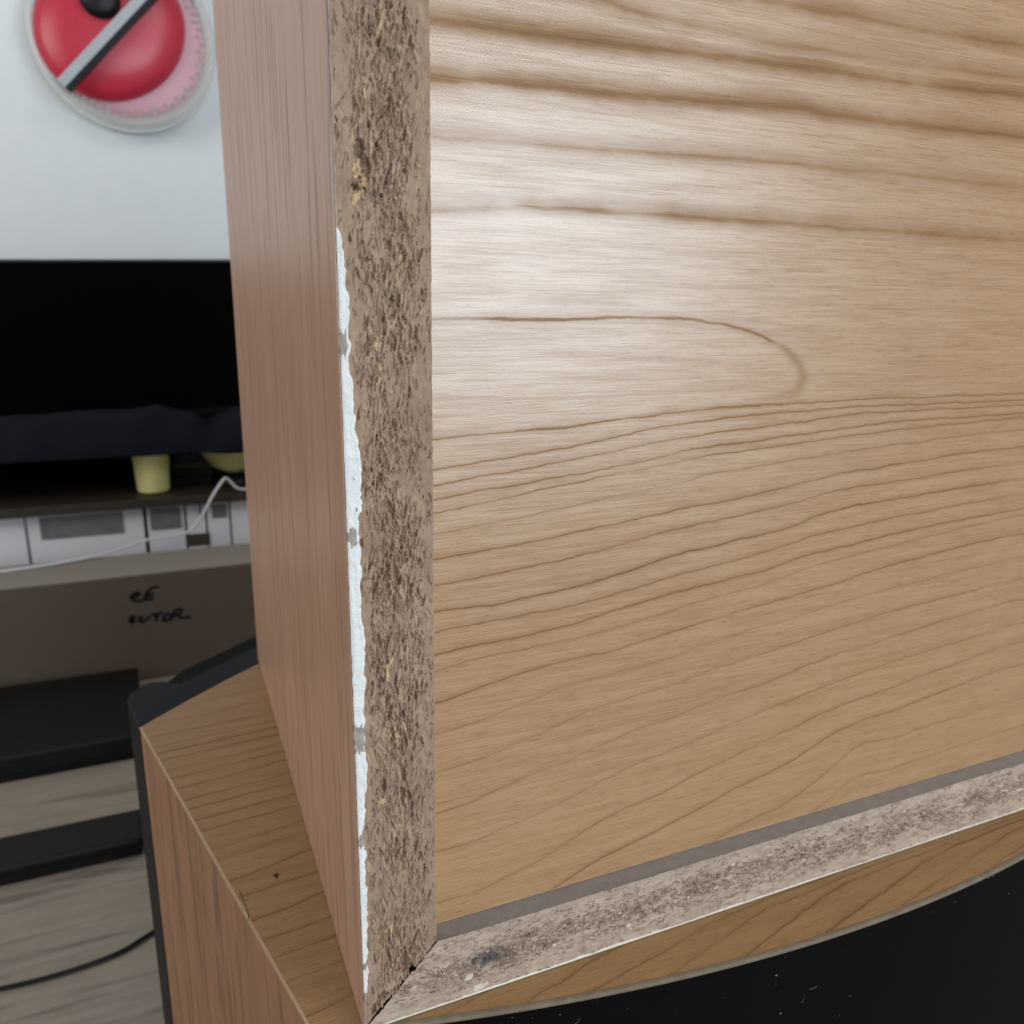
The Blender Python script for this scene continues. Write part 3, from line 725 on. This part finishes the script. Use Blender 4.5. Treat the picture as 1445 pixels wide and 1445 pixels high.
# ---------------------------------------------------------------- things behind
M['tv'] = plain('black_screen', (0.0012, 0.0012, 0.0014), 0.55, 0.02, 0.1)
M['tvb'] = plain('black_bezel', (0.004, 0.004, 0.0045), 0.45, 0.15)
M['rack'] = plain('brown_black_board', (0.030, 0.022, 0.014), 0.55, 0.35, 0.4, 120)
M['rackb'] = plain('black_board', (0.004, 0.004, 0.004), 0.6, 0.12)
M['bezel'] = plain('charcoal_bezel', (0.03, 0.031, 0.033), 0.4, 0.3)
tv = empty('television', (-0.05, 1.1, 0.0))
tag(tv, 'black screen on the dark rack in front of the white wall', 'television')
v = lambda x, z: z+0.032*(x+0.05)
def slab(name, x0, x1, y0, y1, z0, z1, mat, par):
    pts = [(x0, y0, v(x0, z0)), (x1, y0, v(x1, z0)), (x1, y1, v(x1, z0)), (x0, y1, v(x0, z0)), (x0, y0, v(x0, z1)), (x1, y0, v(x1, z1)), (x1, y1, v(x1, z1)), (x0, y1, v(x0, z1))]
    return pyd(name, pts, [(3, 2, 1, 0), (4, 5, 6, 7), (0, 1, 5, 4), (1, 2, 6, 5), (2, 3, 7, 6), (3, 0, 4, 7)], mat, par)
slab('housing', -0.62, 0.42, 1.104, 1.15, -0.012, 0.2035, M['tvb'], tv)
slab('bezel', -0.615, 0.415, 1.0995, 1.1035, 0.2006, 0.2038, M['bezel'], tv)
slab('screen', -0.61, 0.41, 1.100, 1.1045, 0.000, 0.2005, M['tv'], tv)

rack = empty('media_rack', (-0.05, 1.0, ZT))
tag(rack, 'dark open rack with brown lower shelf edge behind the cardboard box', 'rack')
box('shelf', (-0.66, 0.842, -0.079), (0.46, 1.16, -0.068), M['rack'], rack, 0.001)
box('shelf', (-0.66, 0.850, -0.018), (0.46, 1.18, -0.012), M['rackb'], rack, 0.001)
box('back_board', (-0.66, 1.161, ZT+0.001), (0.46, 1.168, -0.019), M['rackb'], rack)
for px in (-0.66, 0.43):
    for py in (0.862, 1.13):
        box('post', (px+0.001, py, ZT), (px+0.03, py+0.028, -0.0795), M['rackb'], rack)
        box('post', (px+0.001, py, -0.0675), (px+0.03, py+0.028, -0.0185), M['rackb'], rack)

# navy cloth heaped on the upper shelf, its front hanging over the edge
M['navy'] = plain('navy_cloth', (0.0065, 0.0075, 0.013), 0.85, 0.12, 0.3, 300, 0.0006)
xs = np.linspace(-0.40, 0.30, 140); ss_ = np.linspace(0, 1, 26)
prof = np.interp(xs, [-.40, -.30, -.2, -.11, -.069, -.038, -.025, .0016, .0125, .0191, .03, .054, .12, .2, .3], [.014, .02, .016, .019, .0200, .0235, .0195, .0130, .004, -.002, .008, .0170, .014, .02, .01])
P = np.zeros((26, 140, 3))
for j, sv in enumerate(ss_):
    fold = 0.004*np.sin(xs*95+2*np.sin(xs*31))*math.sin(sv*3.1)
    top_y = 0.985-0.12*sv/0.5 if sv < 0.5 else 0.865-0.030*math.sin((sv-0.5)/0.5*1.57)
    top_z = prof+0.006*math.sin(sv/0.5*1.57) if sv < 0.5 else (prof+0.006)*(1-(sv-0.5)/0.5)+(-0.0165)*((sv-0.5)/0.5)
    if sv < 0.12: top_z = np.minimum(top_z, -0.0115+sv/0.12*0.03)
    P[j, :, 0] = xs; P[j, :, 1] = top_y+fold; P[j, :, 2] = np.maximum(top_z+fold*0.35, -0.0115) if sv < 0.5 else top_z+fold*0.3
cl = grid('folded_cloth', P, M['navy'], None, flip=True)
sm = cl.modifiers.new('Solidify', 'SOLIDIFY'); sm.thickness = 0.0015; sm.offset = -1
tag(cl, 'dark navy cloth heaped on the upper rack shelf under the black screen', 'cloth')

def lathe(name, prof, cx, cy, mat, parent=None, n=40):
    V = [(cx+r*math.cos(k/n*2*math.pi), cy+r*math.sin(k/n*2*math.pi), z) for r, z in prof for k in range(n)]
    F = [(j*n+k, j*n+(k+1) % n, (j+1)*n+(k+1) % n, (j+1)*n+k) for j in range(len(prof)-1) for k in range(n)]
    return pyd(name, V, F, mat, parent, True)
M['yellow'] = plain('yellow_plastic', (0.88, 0.82, 0.36), 0.3, 0.6, 0.06)
M['yellow2'] = plain('olive_yellow_plastic', (0.75, 0.70, 0.28), 0.4, 0.4, 0.15)
zs = -0.068
cup = lathe('cup', [(0.0, zs+.0005), (.0165, zs+.0005), (.0180, zs+.003), (.0205, zs+.046), (.0212, zs+.047), (.0204, zs+.0475), (.0195, zs+.045), (.0170, zs+.004), (0, zs+.003)], -0.0495, 0.882, M['yellow'])
tag(cup, 'pale yellow tapered cup on the brown shelf, next to the shelf clutter', 'cup')
bowl = lathe('bowl', [(0.0, zs+.0125), (.010, zs+.0130), (.026, zs+.022), (.042, zs+.043), (.0432, zs+.0436), (.0415, zs+.044), (.025, zs+.025), (.009, zs+.016), (0, zs+.0155)], 0.045, 0.905, M['yellow2'])
tag(bowl, 'olive yellow bowl on a dark stand on the brown shelf', 'bowl')
M['blk'] = plain('black_plastic', (0.006, 0.006, 0.006), 0.45, 0.3)
M['olive'] = plain('dull_olive', (0.035, 0.033, 0.018), 0.6, 0.3, 0.4, 90)
st = lathe('bowl_stand', [(0.0, zs+.0003), (.026, zs+.0003), (.027, zs+.004), (.014, zs+.008), (.012, zs+.0122), (0, zs+.0124)], 0.045, 0.905, M['blk'])
tag(st, 'black round stand carrying the olive yellow bowl', 'stand')
ds = empty('cassette_stack', (-0.005, 0.93, zs))
tag(ds, 'stack of dark cases on the brown shelf between yellow cup and bowl', 'cases')
for k in range(4):
    z0 = zs+0.0003+k*0.0095
    box('case', (-0.026+0.002*(k % 2), 0.905, z0), (0.018+0.0015*(k % 3), 0.975, z0+0.0088), M['blk'] if k != 2 else M['olive'], ds, 0.0008)

# white unit under the brown shelf
M['white'] = plain('white_plastic', (0.70, 0.70, 0.74), 0.35, 0.5, 0.06, 40)
M['gap'] = plain('dark_gap', (0.02, 0.02, 0.018), 0.6, 0.2)
M['pane'] = plain('grey_window', (0.16, 0.16, 0.17), 0.2, 0.6, 0.45, 80)
M['khaki'] = plain('khaki_slot', (0.055, 0.05, 0.032), 0.6, 0.3)
wu = empty('drawer_unit', (-0.05, 0.95, ZT))
tag(wu, 'white plastic unit with grey windows beneath the brown shelf', 'drawer unit')
box('carcass', (-0.42, 0.872, ZT), (0.30, 1.12, -0.082), M['white'], wu, 0.001)
YF = 0.860
faces = [(-0.42, -0.305), (-0.302, -0.185), (-0.182, -0.0635), (-0.0595, -0.0190), (-0.0160, 0.0045), (0.0070, 0.0320), (0.0345, 0.08), (0.083, 0.19), (0.193, 0.30)]
for x0, x1 in faces:
    box('drawer_front', (x0, YF, -0.150), (x1, 0.871, -0.0825), M['white'], wu, 0.0008)
box('window', (-0.0565, YF-0.0012, -0.1105), (-0.0225, YF-0.0003, -0.0845), M['pane'], wu, 0.0004)
box('window', (0.0125, YF-0.0012, -0.1020), (0.0300, YF-0.0003, -0.0850), M['pane'], wu, 0.0004)
box('window', (-0.170, YF-0.0012, -0.1105), (-0.085, YF-0.0003, -0.0845), M['pane'], wu, 0.0004)
box('slot', (-0.0165, YF-0.0010, -0.1345), (0.0080, YF-0.0002, -0.1195), M['khaki'], wu)
box('gap_shade_strip', (-0.0632, YF+0.001, -0.140), (-0.0600, YF+0.004, -0.083), M['gap'], wu)  # dark strips standing in for the shade in gaps between drawers
box('gap_shade_strip', (-0.0015, YF-0.0008, -0.0990), (0.0005, YF-0.0001, -0.0835), M['gap'], wu)
box('plinth', (-0.42, 0.866, ZT+0.001), (0.30, 0.8715, -0.151), M['gap'], wu)

M['cable'] = plain('white_cable', (0.62, 0.62, 0.66), 0.4, 0.5)
cb = tube('white_cable', [(-.30, .80, -.1255), (-.20, .80, -.1255), (-.12, .815, -.1235), (-.0812, .83, -.1196), (-.0665, .832, -.1135), (-.025, .834, -.1126), (-.013, .834, -.1078), (-.0001, .833, -.0918), (.0135, .833, -.0672), (.026, .833, -.0500), (.0296, .833, -.0465), (.0343, .835, -.0517), (.0415, .838, -.0625), (.0532, .842, -.0650), (.09, .85, -.0660), (.16, .86, -.0660)], 0.0016, M['cable'])
tag(cb, 'thin white cable draped across the white unit and brown shelf', 'cable')

# cardboard box with handwriting
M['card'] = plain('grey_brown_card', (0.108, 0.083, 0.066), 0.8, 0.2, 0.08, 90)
M['card_lit'] = plain('grey_brown_card_lit', (0.27, 0.24, 0.20), 0.75, 0.25, 0.08, 90)  # lighter copy of the card: light from above painted into the top
M['ink'] = plain('black_marker', (0.006, 0.005, 0.007), 0.6, 0.2)
cbx = empty('cardboard_box', (-0.15, 0.79, ZT))
tag(cbx, 'grey-brown cardboard box with black handwriting behind the lower cabinet', 'box')
box('carton', (-0.44, 0.750, ZT), (0.20, 0.826, -0.129), M['card'], cbx, 0.0012)
box('lid', (-0.44, 0.7503, -0.1288), (0.20, 0.8257, -0.1272), M['card_lit'], cbx, 0.0005)
def pen(px):
    """photo pixel -> point on the front of the box"""
    d = fw+rt*((px[0]-722.5)/1141.2)-up*((px[1]-722.5)/1141.2)
    s = (0.750-0.0002+0.1518845)/d[1]
    return (-0.0305888+s*d[0], 0.1674776+s*d[2])
zz = lambda L: [pen((170+a*0.1661, 780+b*0.1661)) for a, b in L]
for L, w in (([(78, 388), (112, 352), (150, 338), (156, 356), (118, 380), (84, 392)], 1.0), ([(92, 398), (130, 412), (170, 412), (200, 396)], .9), ([(196, 400), (214, 372), (226, 336), (258, 306), (290, 292), (326, 290)], .9), ([(220, 376), (250, 358), (282, 352)], .9), ([(200, 398), (240, 400), (282, 384)], .9),
             ([(130, 540), (92, 548), (78, 572), (96, 592), (124, 590)], 1.0), ([(84, 572), (124, 562)], .9), ([(196, 544), (166, 552), (156, 574), (178, 586), (216, 574)], 1.0), ([(214, 572), (240, 548), (252, 540)], .7),
             ([(256, 532), (300, 524), (362, 508)], .9), ([(312, 524), (304, 552), (300, 582)], 1.0), ([(404, 512), (376, 540), (356, 576)], 1.0), ([(404, 512), (432, 536), (428, 566), (396, 576), (358, 576)], .9),
             ([(458, 488), (456, 520), (446, 556)], 1.0), ([(458, 492), (498, 478), (522, 484), (512, 512), (468, 530)], .9), ([(474, 528), (514, 552), (552, 552), (600, 544)], .9)):
    pts = np.array(zz(L)); k = np.linspace(0, len(pts)-1, 6*len(pts))
    q = np.stack([np.interp(k, np.arange(len(pts)), pts[:, c]) for c in (0, 1)], 1)
    for _ in range(3): q[1:-1] = (q[:-2]+2*q[1:-1]+q[2:])/4
    d = np.gradient(q, axis=0); d /= np.maximum(1e-9, np.hypot(d[:, 0], d[:, 1]))[:, None]
    ww = 0.0017*w*(0.8+0.3*np.sin(np.linspace(0.3, 2.8, len(q))))
    V = []
    for i in range(len(q)):
        nx, nz = -d[i, 1]*ww[i], d[i, 0]*ww[i]
        V += [(q[i, 0]+nx, 0.7498, q[i, 1]+nz), (q[i, 0]-nx, 0.7498, q[i, 1]-nz)]
    pyd('handwriting', V, [(2*i, 2*i+1, 2*i+3, 2*i+2) for i in range(len(q)-1)], M['ink'], cbx)

# on the table, left of the lower cabinet
bu = empty('black_receiver', (-0.25, 0.64, ZT))
tag(bu, 'flat black device on the table in front of the cardboard box', 'device')
box('case', (-0.46, 0.585, ZT), (-0.080, 0.735, ZT+0.024), M['blk'], bu, 0.002)
box('front_trim', (-0.455, 0.5838, ZT+0.004), (-0.085, 0.5853, ZT+0.007), M['baffle'], bu)
ad = empty('power_adapter', (-0.13, 0.46, ZT))
tag(ad, 'black power adapter lying on the wood table beside the lower cabinet', 'adapter')
box('case', (-0.20, 0.440, ZT), (-0.0735, 0.480, ZT+0.016), M['blk'], ad, 0.003)
box('seam', (-0.2005, 0.4395, ZT+0.0085), (-0.073, 0.4805, ZT+0.0091), M['baffle'], ad)
lw = tube('black_lead', [(-0.22, 0.46, ZT+0.010), (-0.25, 0.45, ZT+0.004), (-0.27, 0.40, ZT+0.002), (-0.22, 0.352, ZT+0.002), (-0.15, 0.335, ZT+0.002), (-0.09, 0.338, ZT+0.002), (-0.068, 0.352, ZT+0.002), (-0.05, 0.36, ZT+0.002)], 0.0014, M['blk'])
tag(lw, 'thin black lead curving over the wood table', 'cable')

# round red and clear thing on the wall
M['clear'] = NT('frosted_plastic').done((0.80, 0.80, 0.77), 0.35, None, 0.5, Transmission_Weight=0.55, Alpha=1.0)
M['pink'] = NT('frosted_pink').done((0.80, 0.42, 0.50), 0.4, None, 0.5, Transmission_Weight=0.25)
M['red'] = plain('red_plastic', (0.56, 0.030, 0.060), 0.35, 0.5, 0.08, 30)
M['strap'] = plain('grey_metal', (0.42, 0.46, 0.49), 0.4, 0.5, 0.05)
rd = empty('round_case', (-0.034, 1.298, 0.513))
tag(rd, 'round frosted plastic case with red dome and grey strap on white wall', 'case')
CX, CZ, R0 = -0.036, 0.514, 0.1235
def disc(name, prof, mat, n=72, cx=CX, cz=CZ, par=rd, kx=1.0, rot=0.0):
    V = []
    for r, y in prof:
        for k in range(n):
            a_, b_ = r*math.cos(k/n*2*math.pi)*kx, r*math.sin(k/n*2*math.pi)
            V.append((cx+a_*math.cos(rot)-b_*math.sin(rot), y, cz+a_*math.sin(rot)+b_*math.cos(rot)))
    F = [(j*n+k, (j+1)*n+k, (j+1)*n+(k+1) % n, j*n+(k+1) % n) for j in range(len(prof)-1) for k in range(n)]
    return pyd(name, V, F, mat, par, True)
disc('back_shell', [(0.0, 1.2985), (R0-.010, 1.2985), (R0-.002, 1.292), (R0, 1.284), (R0+.0005, 1.262), (R0-.003, 1.258)], M['clear'])
disc('rim', [(R0-.003, 1.258), (R0-.001, 1.254), (R0-.006, 1.250), (R0-.014, 1.2515), (R0-.016, 1.256)], M['clear'])
disc('cover', [(R0-.016, 1.2535), (R0-.030, 1.2500), (R0-.045, 1.2480), (0.0, 1.2470)], M['pink'])
for k in range(64):
    an = k/64*2*math.pi
    r1, r2 = R0-.0155, R0-.0225-(0.004 if k % 2 else 0)
    wd = 0.0026
    V = []
    for r, y in ((r1, 1.2525), (r2, 1.2480)):
        for sgn in (-1, 1):
            V.append((CX+r*math.cos(an)-sgn*wd*math.sin(an), y, CZ+r*math.sin(an)+sgn*wd*math.cos(an)))
    V += [(p[0], p[1]+0.003, p[2]) for p in V]
    pyd('rib', V, [(0, 1, 3, 2), (4, 6, 7, 5), (0, 2, 6, 4), (1, 5, 7, 3), (2, 3, 7, 6), (0, 4, 5, 1)], M['clear'], rd)
disc('red_dome', [(0.088, 1.2465), (0.086, 1.240), (0.076, 1.232), (0.055, 1.226), (0.03, 1.2235), (0.0, 1.223)], M['red'], cx=-0.052, cz=0.518, kx=1.18, rot=math.radians(38))
sdir = Vector((0.68, 0, 0.73)).normalized(); sn = Vector((-sdir.z, 0, sdir.x))
c0 = Vector((-0.0255, 1.215, 0.5365))
for nm, o0, o1, y0, y1, mt in (('strap', -0.0062, 0.0062, 1.211, 1.217, M['strap']), ('strap_edge', -0.0135, -0.0064, 1.2125, 1.224, M['blk'])):
    V = [tuple(Vector((c0.x, y, c0.z))+sdir*s_+sn*q) for y in (y0, y1) for s_, q in ((-.14, o0), (.14, o0), (.14, o1), (-.14, o1))]
    pyd(nm, V, [(0, 1, 2, 3), (7, 6, 5, 4), (0, 4, 5, 1), (1, 5, 6, 2), (2, 6, 7, 3), (3, 7, 4, 0)], mt, rd)
disc('knob', [(0.026, 1.224), (0.025, 1.212), (0.018, 1.208), (0.0, 1.207)], M['blk'], cx=-0.062, cz=0.548, n=32)
